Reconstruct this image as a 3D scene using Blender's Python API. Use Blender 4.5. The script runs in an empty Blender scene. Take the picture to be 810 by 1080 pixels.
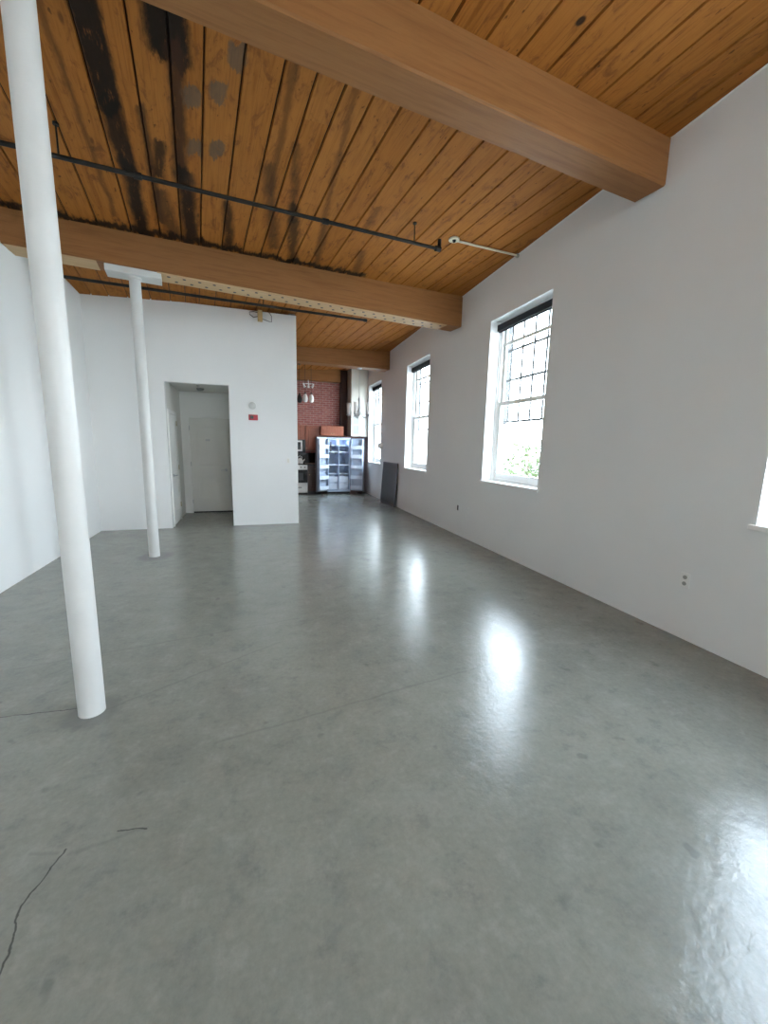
import bpy, bmesh, math, random
from mathutils import Matrix, Vector
random.seed(7)
PI = math.pi
scene = bpy.context.scene
COL = scene.collection

# ------------------------------------------------------------------ helpers
class MB:
    """collects shapes and links them as ONE mesh object"""
    def __init__(self):
        self.bm = bmesh.new()
    def box(self, x0, x1, y0, y1, z0, z1, m=None, bevel=0.0):
        r = bmesh.ops.create_cube(self.bm, size=1.0)
        vs = r['verts']
        for v in vs:
            v.co = Vector((x0 + (v.co.x + .5) * (x1 - x0), y0 + (v.co.y + .5) * (y1 - y0), z0 + (v.co.z + .5) * (z1 - z0)))
        if bevel > 0:
            es = list({e for v in vs for e in v.link_edges})
            g = bmesh.ops.bevel(self.bm, geom=es, offset=bevel, segments=2, affect='EDGES', profile=.6)
            vs = list({v for f in g['faces'] for v in f.verts} | {v for v in vs if v.is_valid})
        if m is not None:
            bmesh.ops.transform(self.bm, matrix=m, verts=[v for v in vs if v.is_valid])
        return self
    def prism(self, poly, z0, z1):
        """vertical prism over a plan polygon; z0/z1 numbers or functions of (x, y)"""
        f0 = z0 if callable(z0) else (lambda x, y: z0)
        f1 = z1 if callable(z1) else (lambda x, y: z1)
        a = [self.bm.verts.new((x, y, f0(x, y))) for x, y in poly]
        b = [self.bm.verts.new((x, y, f1(x, y))) for x, y in poly]
        n = len(poly)
        self.bm.faces.new(a[::-1]); self.bm.faces.new(b)
        for i in range(n):
            j = (i + 1) % n
            self.bm.faces.new((a[i], a[j], b[j], b[i]))
        return self
    def tube(self, pts, r, seg=16, caps=True):
        """round bar along points; r number or list"""
        pts = [Vector(p) for p in pts]
        rs = r if isinstance(r, (list, tuple)) else [r] * len(pts)
        rings = []
        up = None
        for i, p in enumerate(pts):
            t = (pts[min(i + 1, len(pts) - 1)] - pts[max(i - 1, 0)]).normalized()
            if up is None:
                up = Vector((0, 0, 1)) if abs(t.z) < .9 else Vector((1, 0, 0))
            s = t.cross(up).normalized(); u = s.cross(t).normalized(); up = u
            rings.append([self.bm.verts.new(p + (s * math.cos(2 * PI * k / seg) + u * math.sin(2 * PI * k / seg)) * rs[i]) for k in range(seg)])
        for a, b in zip(rings, rings[1:]):
            for k in range(seg):
                self.bm.faces.new((a[k], a[(k + 1) % seg], b[(k + 1) % seg], b[k]))
        if caps:
            self.bm.faces.new(rings[0][::-1]); self.bm.faces.new(rings[-1])
        return self
    def lathe(self, prof, c=(0, 0, 0), seg=24, m=None):
        """profile of (radius, height) round the z axis"""
        rings = []; new = []
        for r, z in prof:
            if r < 1e-6:
                v = self.bm.verts.new((c[0], c[1], c[2] + z)); rings.append([v]); new.append(v)
            else:
                ring = [self.bm.verts.new((c[0] + r * math.cos(2 * PI * k / seg), c[1] + r * math.sin(2 * PI * k / seg), c[2] + z)) for k in range(seg)]
                rings.append(ring); new += ring
        for a, b in zip(rings, rings[1:]):
            for k in range(seg):
                k2 = (k + 1) % seg
                if len(a) == 1 and len(b) > 1: self.bm.faces.new((a[0], b[k2], b[k]))
                elif len(b) == 1 and len(a) > 1: self.bm.faces.new((a[k], a[k2], b[0]))
                elif len(a) > 1: self.bm.faces.new((a[k], a[k2], b[k2], b[k]))
        if m is not None:
            bmesh.ops.transform(self.bm, matrix=m, verts=new)
        return self
    def build(self, name, material, parent=None, loc=(0, 0, 0), rz=0.0, smooth=False):
        bmesh.ops.recalc_face_normals(self.bm, faces=self.bm.faces)
        me = bpy.data.meshes.new(name)
        self.bm.to_mesh(me); self.bm.free()
        me.materials.append(material)
        if smooth:
            for p in me.polygons: p.use_smooth = True
            try: me.set_sharp_from_angle(angle=math.radians(40))
            except Exception: pass
        o = bpy.data.objects.new(name, me)
        COL.objects.link(o)
        o.location = loc; o.rotation_euler = (0, 0, rz)
        if parent is not None: o.parent = parent
        return o

def tag(o, label, cat, group=None):
    o['label'] = label; o['category'] = cat
    if group: o['group'] = group
    return o
def struct(o, label=None, cat=None):
    o['kind'] = 'structure'
    if label: o['label'] = label
    if cat: o['category'] = cat
    return o
def thing(name, label, cat, loc=(0, 0, 0), rz=0.0, group=None):
    o = bpy.data.objects.new(name, None); COL.objects.link(o)
    o.location = loc; o.rotation_euler = (0, 0, rz); o.empty_display_size = .1
    return tag(o, label, cat, group)
def copy_thing(o, loc, rz, label):
    """copy a thing, its parts and their sub-parts"""
    def rec(s, parent):
        c = s.copy(); COL.objects.link(c)
        if parent is not None:
            c.parent = parent; c.matrix_parent_inverse = s.matrix_parent_inverse.copy()
        for ch in s.children: rec(ch, c)
        return c
    c = rec(o, None)
    c.location = loc; c.rotation_euler = (0, 0, rz)
    if label: c['label'] = label
    return c

# ------------------------------------------------------------------ materials
class NT:
    def __init__(self, name):
        self.m = bpy.data.materials.new(name); self.m.use_nodes = True
        self.t = self.m.node_tree; self.n = self.t.nodes; self.n.clear()
        self.out = self.n.new('ShaderNodeOutputMaterial')
        self.b = self.n.new('ShaderNodeBsdfPrincipled')
        self.t.links.new(self.b.outputs[0], self.out.inputs[0])
    def new(self, kind, **kw):
        x = self.n.new(kind)
        for k, v in kw.items(): setattr(x, k, v)
        return x
    def put(self, sock, v):
        if hasattr(v, 'links') or isinstance(v, bpy.types.NodeSocket): self.t.links.new(v, sock)
        else: sock.default_value = v
    def math(self, op, a, b=0.0, c=None, clamp=False):
        x = self.new('ShaderNodeMath', operation=op, use_clamp=clamp)
        self.put(x.inputs[0], a); self.put(x.inputs[1], b)
        if c is not None: self.put(x.inputs[2], c)
        return x.outputs[0]
    def vmath(self, op, a, b=None, scale=None):
        x = self.new('ShaderNodeVectorMath', operation=op)
        self.put(x.inputs[0], a)
        if b is not None: self.put(x.inputs[1], b)
        if scale is not None: self.put(x.inputs['Scale'], scale)
        return x.outputs['Value'] if op in ('LENGTH', 'DOT_PRODUCT', 'DISTANCE') else x.outputs['Vector']
    def noise(self, vec, scale, detail=4.0, rough=.55, dist=0.0):
        x = self.new('ShaderNodeTexNoise')
        self.put(x.inputs['Vector'], vec)
        x.inputs['Scale'].default_value = scale; x.inputs['Detail'].default_value = detail
        x.inputs['Roughness'].default_value = rough; x.inputs['Distortion'].default_value = dist
        return x
    def map(self, vec, scale=(1, 1, 1), loc=(0, 0, 0), rot=(0, 0, 0)):
        x = self.new('ShaderNodeMapping'); self.put(x.inputs['Vector'], vec)
        x.inputs['Scale'].default_value = scale; x.inputs['Location'].default_value = loc; x.inputs['Rotation'].default_value = rot
        return x.outputs[0]
    def ramp(self, fac, stops):
        x = self.new('ShaderNodeValToRGB'); self.put(x.inputs[0], fac)
        e = x.color_ramp.elements
        while len(e) < len(stops): e.new(.5)
        for i, (p, c) in enumerate(stops):
            e[i].position = p; e[i].color = (c[0], c[1], c[2], 1) if isinstance(c, (tuple, list)) else (c, c, c, 1)
        return x.outputs[0]
    def mix(self, fac, a, b, blend='MIX'):
        x = self.new('ShaderNodeMix', data_type='RGBA', blend_type=blend)
        self.put(x.inputs['Factor'], fac)
        def col(v): return (v[0], v[1], v[2], 1) if isinstance(v, (tuple, list)) and len(v) == 3 else v
        self.put(x.inputs[6], col(a)); self.put(x.inputs[7], col(b))
        return x.outputs[2]
    def smooth(self, v, a, b):
        x = self.new('ShaderNodeMapRange', interpolation_type='SMOOTHSTEP'); self.put(x.inputs[0], v)
        x.inputs[1].default_value = a; x.inputs[2].default_value = b; x.inputs[3].default_value = 0; x.inputs[4].default_value = 1
        return x.outputs[0]
    def seg(self, p, a, b):
        """distance of p to the segment a-b (flat, z ignored by caller)"""
        a = Vector((a[0], a[1], 0)); b = Vector((b[0], b[1], 0)); ba = b - a
        pa = self.vmath('SUBTRACT', p, tuple(a))
        h = self.math('DIVIDE', self.vmath('DOT_PRODUCT', pa, tuple(ba)), max(ba.length_squared, 1e-6), clamp=True)
        return self.vmath('LENGTH', self.vmath('SUBTRACT', pa, self.vmath('SCALE', tuple(ba), scale=h)))
    def bump(self, h, strength=.2, dist=.01):
        x = self.new('ShaderNodeBump'); x.inputs['Strength'].default_value = strength; x.inputs['Distance'].default_value = dist
        self.put(x.inputs['Height'], h); self.t.links.new(x.outputs[0], self.b.inputs['Normal'])
    def base(self, c): self.put(self.b.inputs['Base Color'], c if not isinstance(c, (tuple, list)) or len(c) == 4 else (*c, 1))
    def obj(self): return self.new('ShaderNodeTexCoord').outputs['Object']
    def uv(self): return self.new('ShaderNodeTexCoord').outputs['UV']

def paint(name, c, rough=.6, var=.03, scale=3.0, metal=0.0, spec=.4, bump=.03):
    n = NT(name); v = n.obj()
    k = n.noise(v, scale, 4).outputs[0]
    lo = tuple(max(0, x * (1 - var)) for x in c); hi = tuple(min(1, x * (1 + var)) for x in c)
    n.base(n.ramp(k, [(.35, lo), (.65, hi)]))
    n.b.inputs['Roughness'].default_value = rough; n.b.inputs['Metallic'].default_value = metal
    n.b.inputs['Specular IOR Level'].default_value = spec
    if bump: n.bump(n.noise(v, 90, 3).outputs[0], bump, .004)
    return n.m

M = {}
M['wall'] = paint('white_wall_paint', (.79, .80, .79), .55, .012, 1.2, bump=.05)
M['chase'] = paint('cream_wall_paint', (.52, .505, .45), .6, .02, 2)
M['cabwhite'] = paint('white_cabinet_paint', (.62, .62, .58), .4, .02, 3)
M['trimw'] = paint('white_trim_paint', (.83, .83, .81), .38, .01, 2)
M['column'] = paint('white_enamel', (.60, .605, .585), .35, .03, 5)
M['door'] = paint('grey_white_door_paint', (.62, .61, .56), .45, .02, 2)
M['hallw'] = paint('hall_wall_paint', (.72, .715, .68), .6, .015, 1.5)
M['black'] = paint('black_metal', (.012, .012, .013), .45, .2, 9)
M['blackgloss'] = paint('black_glass', (.008, .008, .009), .12, .1, 5, bump=0)
M['darkstone'] = paint('black_countertop', (.02, .02, .022), .25, .3, 30)
M['darkwood'] = None
M['pipe'] = paint('black_iron', (.010, .009, .009), .6, .4, 14)
M['whiteplastic'] = paint('white_plastic', (.80, .80, .78), .35, .01, 4)
M['ivory'] = paint('ivory_plastic', (.74, .72, .64), .4, .02, 4)
M['greyplastic'] = paint('grey_plastic', (.32, .33, .31), .45, .05, 6)
M['palegrey'] = paint('pale_grey_plastic', (.52, .52, .50), .4, .03, 5)
M['redplastic'] = paint('red_plastic', (.42, .03, .045), .4, .05, 6)
M['steel'] = paint('brushed_steel', (.45, .46, .47), .35, .08, 12, metal=1.0)
M['brass'] = paint('aged_brass', (.42, .33, .16), .4, .1, 10, metal=1.0)
M['darkdoor'] = paint('charcoal_fridge_skin', (.10, .10, .12), .35, .1, 6, spec=.5)
M['liner'] = paint('pale_blue_liner', (.44, .52, .64), .3, .02, 4)
M['clearplastic'] = paint('clear_blue_plastic', (.72, .80, .90), .15, .05, 7, spec=.6)
M['screen'] = paint('dark_mesh_screen', (.10, .105, .11), .55, .12, 22)
M['shade'] = paint('black_shade_cloth', (.016, .018, .024), .7, .1, 12)
M['darkplastic'] = paint('dark_grey_plastic', (.03, .03, .03), .4, .1, 6)
M['grille'] = paint('weathered_grey_grille', (.06, .062, .065), .6, .1, 9)
M['escut'] = paint('cream_pipe_paint', (.68, .62, .48), .4, .04, 7)
M['reveal'] = paint('white_reveal_paint', (.82, .82, .80), .5, .01, 2)

def wood(name, c0, c1, dark, rough=.5, axis=0, knots=True, uvs=False, sat=1.0):
    n = NT(name); v = n.uv() if uvs else n.obj()
    sc = [9, 9, 9]; sc[axis] = .55
    g = n.noise(n.map(v, tuple(sc)), 2.2, 7, .62, .35).outputs[0]
    sc2 = [60, 60, 60]; sc2[axis] = 1.6
    f = n.noise(n.map(v, tuple(sc2)), 1.0, 4, .6).outputs[0]
    c = n.ramp(g, [(.30, c0), (.55, c1), (.74, c0)])
    c = n.mix(n.math('MULTIPLY', n.smooth(f, .55, .8), .45), c, dark)
    if knots:
        w = n.new('ShaderNodeTexVoronoi'); n.put(w.inputs['Vector'], n.map(v, tuple(2.6 if i != axis else 1.1 for i in range(3))))
        w.inputs['Scale'].default_value = 1.0
        c = n.mix(n.math('MULTIPLY', n.math('SUBTRACT', 1.0, n.smooth(w.outputs['Distance'], .02, .075)), .75), c, dark)
    n.base(c); n.b.inputs['Roughness'].default_value = rough; n.b.inputs['Specular IOR Level'].default_value = .25
    n.bump(f, .12, .004)
    return n.m
M['beam'] = wood('beam_timber', (.215, .088, .027), (.285, .125, .042), (.10, .04, .018), .55, 0)
M['block'] = wood('pale_timber', (.46, .33, .14), (.56, .40, .19), (.2, .12, .05), .6, 2, False)
M['cherry'] = wood('cherry_cabinet_wood', (.25, .085, .055), (.36, .13, .08), (.12, .03, .02), .35, 2, False)
M['cherrydark'] = wood('dark_cherry_wood', (.035, .014, .010), (.05, .02, .014), (.01, .005, .004), .4, 2, False)  # cherry with the base cabinet's shade put into the colour
M['ledger'] = wood('stained_ledger_wood', (.16, .08, .035), (.24, .13, .06), (.03, .015, .01), .6, 1, True)
M['perf'] = wood('pale_perforated_strip', (.50, .33, .17), (.56, .38, .21), (.30, .18, .09), .55, 0, False)

# window glass: clear with a faint mirror
def glass():
    n = NT('window_glass'); n.n.remove(n.b)
    tr = n.new('ShaderNodeBsdfTransparent'); tr.inputs[0].default_value = (.95, .97, .97, 1)
    gl = n.new('ShaderNodeBsdfGlossy'); gl.inputs['Roughness'].default_value = .02
    lw = n.new('ShaderNodeLayerWeight'); lw.inputs[0].default_value = .5
    fr = n.math('ADD', n.math('MULTIPLY', n.math('POWER', lw.outputs['Facing'], 5.0), .9), .04)
    mx = n.new('ShaderNodeMixShader'); n.t.links.new(fr, mx.inputs[0])
    n.t.links.new(tr.outputs[0], mx.inputs[1]); n.t.links.new(gl.outputs[0], mx.inputs[2])
    n.t.links.new(mx.outputs[0], n.out.inputs[0]); return n.m
M['glass'] = glass()
def frosted():
    n = NT('frosted_white_glass'); n.base((.86, .86, .84)); n.b.inputs['Roughness'].default_value = .25
    n.b.inputs['Transmission Weight'].default_value = .0
    return n.m
M['frost'] = frosted()

# polished concrete
def concrete():
    n = NT('polished_concrete'); v = n.obj()
    big = n.noise(v, .55, 5, .55, .1).outputs[0]
    mid = n.noise(v, 2.3, 6, .6, .15).outputs[0]
    fine = n.noise(v, 38, 5, .7).outputs[0]
    c = n.ramp(big, [(.32, (.188, .202, .166)), (.66, (.250, .260, .214))])
    c = n.mix(n.math('MULTIPLY', n.smooth(mid, .48, .72), .45), c, (.285, .295, .262))
    c = n.mix(n.math('MULTIPLY', n.smooth(mid, .48, .28), .50), c, (.150, .162, .146))
    m2 = n.noise(v, 6.5, 7, .72).outputs[0]
    c = n.mix(n.math('MULTIPLY', n.smooth(m2, .50, .68), .5), c, (.30, .31, .275))
    c = n.mix(n.math('MULTIPLY', n.smooth(m2, .48, .34), .55), c, (.135, .147, .132))
    c = n.mix(.25, c, n.ramp(fine, [(.3, (.16, .165, .155)), (.7, (.33, .33, .31))]))
    # dark flecks and pale scuffs
    fl = n.noise(v, 7.5, 2, .4).outputs[0]
    c = n.mix(n.math('MULTIPLY', n.smooth(fl, .70, .76), .38), c, (.095, .10, .095))
    sc = n.noise(n.map(v, (3.2, 1.1, 1), rot=(0, 0, .6)), 2.6, 6, .7, .2).outputs[0]
    c = n.mix(n.math('MULTIPLY', n.smooth(sc, .50, .80), .22), c, (.32, .33, .295))
    # cracks
    flat = n.vmath('MULTIPLY', v, (1, 1, 0))
    wob = n.vmath('SCALE', n.vmath('SUBTRACT', n.noise(v, 9, 4).outputs['Color'], (.5, .5, .5)), scale=.045)
    p = n.vmath('MULTIPLY', n.vmath('ADD', flat, wob), (1, 1, 0))
    def lines(segs, w, soft):
        d = None
        for a, b in segs:
            s = n.seg(p, a, b); d = s if d is None else n.math('MINIMUM', d, s)
        return n.smooth(d, w + soft, w)
    thin = lines([((-.72, 1.0), (-.705, 1.21)), ((-.705, 1.21), (-.735, 1.40)), ((-.735, 1.40), (-.715, 1.48)), ((-.715, 1.48), (-.676, 1.585)),
                  ((-.53, 1.604), (-.42, 1.582)), ((-1.32, 2.545), (-.93, 2.52))], .0012, .003)
    c = n.mix(n.math('MULTIPLY', thin, .8), c, (.04, .042, .04))
    wide = lines([((-.79, 1.597), (-.70, 1.575)), ((-.66, 1.56), (-.42, 1.585)), ((-.2, 2.0), (1.9, 2.3)), ((-1.5, 3.1), (.4, 3.4)), ((-.8, 2.45), (.2, 3.0)), ((-1.3, 4.4), (-.4, 4.1))], .001, .012)
    c = n.mix(n.math('MULTIPLY', wide, .22), c, (.09, .095, .09))
    # worn ring round the two posts, damp stain beside the near one
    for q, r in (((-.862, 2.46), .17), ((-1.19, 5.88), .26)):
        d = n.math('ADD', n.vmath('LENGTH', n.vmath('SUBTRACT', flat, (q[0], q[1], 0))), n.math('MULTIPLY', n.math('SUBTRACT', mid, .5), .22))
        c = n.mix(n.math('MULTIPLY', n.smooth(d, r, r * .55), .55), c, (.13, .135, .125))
    n.base(c)
    r = n.ramp(n.noise(v, 1.7, 6, .65, .1).outputs[0], [(.3, .17), (.7, .255)])
    n.put(n.b.inputs['Roughness'], r)
    n.b.inputs['Specular IOR Level'].default_value = .52
    h = n.math('ADD', n.math('MULTIPLY', n.noise(v, 5, 5, .6).outputs[0], .8), n.math('MULTIPLY', n.noise(v, 26, 4, .65).outputs[0], .34))
    h = n.math('SUBTRACT', h, n.math('MULTIPLY', thin, .5))
    n.bump(h, .26, .012)
    return n.m
M['floor'] = concrete()

# ceiling planks: uv = (across the boards, along the boards) in metres
def planks():
    n = NT('ceiling_planks'); v = n.uv()
    at = n.new('ShaderNodeAttribute', attribute_name='plank'); rnd = at.outputs['Fac']
    vv = n.vmath('ADD', v, n.vmath('SCALE', (3.1, 7.7, 0), scale=rnd))
    g = n.noise(n.map(vv, (11, .7, 1)), 1.5, 7, .62, .5).outputs[0]
    f = n.noise(n.map(vv, (80, 1.6, 1)), 1.0, 4, .6).outputs[0]
    c = n.ramp(g, [(.28, (.21, .070, .013)), (.5, (.37, .138, .028)), (.74, (.25, .088, .017))])
    c = n.mix(n.math('MULTIPLY', n.math('SUBTRACT', rnd, .1), .55), c, (.45, .185, .045))
    c = n.mix(n.math('MULTIPLY', n.smooth(f, .50, .74), .55), c, (.15, .052, .016))
    mo = n.noise(n.map(vv, (5, 2.0, 1)), 2.0, 6, .7, .8).outputs[0]
    c = n.mix(n.math('MULTIPLY', n.smooth(mo, .50, .70), .70), c, (.14, .05, .018))
    fk = n.noise(n.map(vv, (30, 12, 1)), 1.0, 2, .5).outputs[0]
    c = n.mix(n.math('MULTIPLY', n.smooth(fk, .68, .74), .7), c, (.07, .028, .012))
    w = n.new('ShaderNodeTexVoronoi'); n.put(w.inputs['Vector'], n.map(vv, (5.0, 1.7, 1))); w.inputs['Scale'].default_value = 1.0
    c = n.mix(n.math('MULTIPLY', n.math('SUBTRACT', 1.0, n.smooth(w.outputs['Distance'], .03, .10)), .7), c, (.10, .035, .015))
    # water and soot stains, each with its own place, plus one painted shadow line
    wv = n.vmath('SUBTRACT', n.noise(n.map(v, (3.5, 1.0, 1)), 3.0, 6, .7).outputs['Color'], (.5, .5, .5))
    p = n.vmath('MULTIPLY', n.vmath('ADD', v, n.vmath('MULTIPLY', wv, (.10, .5, 0))), (1, 1, 0))
    br = n.noise(n.map(v, (10, 2.2, 1)), 2.2, 6, .7).outputs[0]
    def st(a, b, r0, r1, amt, col, c):
        d = n.seg(p, a, b)
        m = n.math('MULTIPLY', n.smooth(d, r1, r0), n.smooth(br, .22, .44))
        return n.mix(n.math('MULTIPLY', m, amt), c, col)
    K = (.014, .010, .008); B = (.05, .022, .012); G = (.10, .085, .065)
    c = st((-.47, 2.9), (-.45, 3.9), .055, .105, .97, K, c)
    c = st((-.45, 3.9), (-.42, 4.6), .045, .095, .92, K, c)
    c = st((-.42, 4.5), (-.43, 5.7), .03, .10, .95, K, c)
    c = st((-.06, 2.9), (-.02, 3.32), .09, .15, .98, K, c)
    c = st((0, 3.3), (.0, 4.6), .02, .09, .9, B, c)
    c = st((.03, 4.5), (.08, 5.7), .03, .12, .95, K, c)
    c = st((-.25, 3.9), (-.22, 5.4), .005, .06, .8, B, c)
    c = st((-.15, 4.2), (-.18, 4.6), .02, .07, .85, K, c)
    c = st((-.2, 4.9), (-.1, 5.7), .02, .13, .75, B, c)
    for q in ((.10, 3.62), (.27, 3.52), (.29, 4.12), (.37, 3.22), (.12, 4.15)):
        c = st((q[0], q[1] - .04), (q[0], q[1] + .06), .045, .075, .7, G, c)
    c = st((.42, 4.9), (.50, 5.8), .01, .09, .85, K, c)
    c = st((.72, 4.2), (1.0, 5.6), .01, .11, .7, B, c)
    c = st((.90, 3.9), (1.1, 5.0), .005, .07, .65, B, c)
    c = st((1.05, 4.7), (1.30, 5.9), .01, .10, .8, K, c)
    c = st((1.45, 4.9), (1.60, 5.9), .01, .08, .65, B, c)
    c = st((1.86, 4.5), (1.90, 4.9), .005, .06, .5, B, c)
    c = st((2.05, 5.4), (2.2, 6.0), .01, .09, .6, B, c)
    c = st((-1.75, 5.52), (2.3, 6.06), .03, .12, .95, K, c)  # shadow along the middle beam's top edge, painted into the boards
    c = st((.2, 2.75), (.5, 2.85), .01, .05, .5, B, c)
    c = st((.72, 2.95), (.80, 4.6), .005, .05, .55, B, c)
    c = st((1.15, 3.2), (1.42, 4.9), .003, .05, .5, B, c)
    c = st((-.7, 3.0), (-.66, 5.5), .0, .04, .55, B, c)
    kn = n.vmath('LENGTH', n.vmath('MULTIPLY', n.vmath('SUBTRACT', v, (2.215, 2.33, 0)), (1, .75, 0)))
    c = n.mix(n.math('MULTIPLY', n.smooth(kn, .030, .016), .92), c, K)
    n.base(c); n.b.inputs['Roughness'].default_value = .65; n.b.inputs['Specular IOR Level'].default_value = .10
    n.bump(f, .12, .004)
    return n.m
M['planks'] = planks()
M['seamdark'] = paint('dark_seam_wood', (.03, .014, .007), .8, .2, 6)

def brick(name, ca, cb_, cm):
    n = NT(name); v = n.obj()
    q = n.new('ShaderNodeSeparateXYZ'); n.put(q.inputs[0], v)
    cb = n.new('ShaderNodeCombineXYZ'); n.put(cb.inputs[0], n.math('ADD', q.outputs[0], q.outputs[1])); n.put(cb.inputs[1], q.outputs[2])
    b = n.new('ShaderNodeTexBrick'); n.put(b.inputs['Vector'], cb.outputs[0])
    b.inputs['Color1'].default_value = (*ca, 1); b.inputs['Color2'].default_value = (*cb_, 1)
    b.inputs['Mortar'].default_value = (*cm, 1); b.inputs['Scale'].default_value = 1.0
    b.inputs['Mortar Size'].default_value = .007; b.inputs['Brick Width'].default_value = .20; b.inputs['Row Height'].default_value = .066
    b.inputs['Bias'].default_value = -.1
    k = n.noise(v, 7, 5, .65).outputs[0]
    c = n.mix(n.math('MULTIPLY', n.smooth(k, .45, .75), .5), b.outputs[0], (.16, .06, .05))
    n.base(c); n.b.inputs['Roughness'].default_value = .85
    n.bump(n.math('SUBTRACT', 1.0, b.outputs['Fac']), .5, .01)
    return n.m
M['brick'] = brick('red_brick_wall', (.36, .125, .105), (.27, .08, .072), (.40, .30, .26))
M['brickside'] = brick('dark_brick_wall', (.20, .13, .11), (.15, .10, .09), (.26, .23, .21))  # unseen kitchen side; dark finish chosen to cut bounce onto the window wall
def leafm(name, a, b):
    n = NT(name); k = n.noise(n.obj(), 1.3, 4).outputs[0]
    n.base(n.ramp(k, [(.3, a), (.7, b)])); n.b.inputs['Roughness'].default_value = .6
    return n.m
M['leaf'] = leafm('tree_leaves', (.020, .036, .008), (.055, .08, .022))
M['bark'] = paint('tree_bark', (.10, .075, .055), .9, .3, 8)
M['ground'] = paint('pale_ground', (.52, .52, .48), .95, .25, .4)

# ------------------------------------------------------------------ the measured room
W, AR = 3.259, .0324           # right wall: point on y = 0 and its skew
def xr(y): return W + math.tan(AR) * y
BO = -.1064                     # the ceiling boards run this far off the long axis
def cz(x, y): return 4.0 - .037 * (y - 2.6) + (.007 + .0063 * (y - 2.6)) * x
YB, YK = -7.2, 13.05            # wall behind, brick wall at the far end
def xl(y): return -2.2984 - .0056 * y
YP = 7.81                       # face of the far partition

struct(MB().box(-2.8, 4.15, YB - .3, YK + .3, -.15, 0).build('floor', M['floor']))

# ceiling: one mesh of sloping planks with open dark seams
def build_ceiling():
    seams = [-.86, -.54, -.25, -.03, .175, .416, .667, .881, 1.085, 1.295, 1.52, 1.773, 2.025, 2.287, 2.545, 2.77, 2.972, 3.2]
    a = [-.86]
    while a[-1] > -3.6: a.append(a[-1] - random.choice((.21, .235, .26, .29)))
    b = [3.2]
    while b[-1] < 6.2: b.append(b[-1] + random.choice((.21, .235, .25)))
    us = a[:0:-1] + seams + b[1:]
    bm = bmesh.new(); uvl = bm.loops.layers.uv.new('UVMap'); pl = bm.faces.layers.float.new('plank')
    ys = [YB - .3 + i * (YK + .6 - YB) / 32 for i in range(33)]
    for u0, u1 in zip(us, us[1:]):
        # each board has a face and two chamfers down into the seam
        prof = [(u0, .022), (u0 + .004, .020), (u0 + .010, 0.0), (u1 - .010, 0.0), (u1 - .004, .020), (u1, .022)]
        r = random.random(); dz = random.uniform(-.002, .003)
        cut = random.randrange(2, 30)
        for (ya, yb) in zip(ys, ys[1:]):
            rr = r if ya < ys[cut] else (r * 7.31) % 1.0
            for (ua, ha), (ub, hb) in zip(prof, prof[1:]):
                vs = []
                for u, y, h in ((ua, ya, ha), (ub, ya, hb), (ub, yb, hb), (ua, yb, ha)):
                    x = min(max(u + math.tan(BO) * y, -2.75), xr(y) + .3)
                    vs.append((x, y, u, h))
                if max(q[0] for q in vs) - min(q[0] for q in vs) < 1e-4: continue
                f = bm.faces.new([bm.verts.new((x, y, cz(x, y) + h + dz)) for x, y, u, h in vs])
                f[pl] = rr; f.material_index = 1 if max(ha, hb) > .021 else 0
                for l, (x, y, u, h) in zip(f.loops, vs): l[uvl].uv = (u, y)
    # solid deck above
    for (ya, yb) in zip(ys, ys[1:]):
        q = [(-2.75, ya), (xr(ya) + .3, ya), (xr(yb) + .3, yb), (-2.75, yb)]
        f = bm.faces.new([bm.verts.new((x, y, cz(x, y) + .03)) for x, y in q]); f.material_index = 1
    bmesh.ops.remove_doubles(bm, verts=bm.verts, dist=1e-5)
    me = bpy.data.meshes.new('ceiling'); bm.to_mesh(me); bm.free()
    me.materials.append(M['planks']); me.materials.append(M['seamdark'])
    o = bpy.data.objects.new('ceiling', me); COL.objects.link(o)
    s = o.modifiers.new('s', 'EDGE_SPLIT')
    return struct(o)
build_ceiling()

# wall with rectangular openings, local x = outward, local y = along, z up
def wall_holes(name, y0, y1, top, th, holes, material, loc, rz, ztop_fn):
    ys = sorted({y0, y1} | {h for a in holes for h in a[:2]})
    mb = MB()
    for a, b in zip(ys, ys[1:]):
        hs = [h for h in holes if h[0] <= a + 1e-6 and h[1] >= b - 1e-6]
        ta, tb = ztop_fn(a), ztop_fn(b)
        def pan(z0, top_=None):
            fn0 = lambda x, y: z0
            fn1 = (lambda x, y: ta if abs(y - a) < 1e-6 else tb) if top_ is None else (lambda x, y: top_)
            mb.prism([(0, a), (th, a), (th, b), (0, b)], fn0, fn1)
        if hs:
            pan(0.0, hs[0][2]); pan(hs[0][3])
        else: pan(0.0)
    bmesh.ops.remove_doubles(mb.bm, verts=mb.bm.verts, dist=1e-5)
    # drop the inner double faces between neighbouring panels
    seen = {}
    for f in list(mb.bm.faces):
        k = tuple(sorted(v.index for v in f.verts)) if False else tuple(sorted((round(v.co.x, 4), round(v.co.y, 4), round(v.co.z, 4)) for v in f.verts))
        seen.setdefault(k, []).append(f)
    kill = [f for fs in seen.values() if len(fs) > 1 for f in fs]
    bmesh.ops.delete(mb.bm, geom=kill, context='FACES_ONLY')
    return struct(mb.build(name, material, loc=loc, rz=rz))

TH = .34
SILL, HEAD = 1.0, 3.325
WIN = [(.43, 1.765), (4.10, 5.42), (7.65, 8.96), (11.03, 12.38), (-3.20, -1.87), (-6.80, -5.47)]
wall_holes('wall_right', YB - .3, YK + .3, 4, TH, [(a, b, SILL, HEAD) for a, b in sorted(WIN)], M['wall'], (W, 0, 0), -AR,
           lambda s: cz(xr(s), s) + .05)
BW = [(-1.75, -.45)]  # window out of view, put in to light the near window wall
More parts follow.
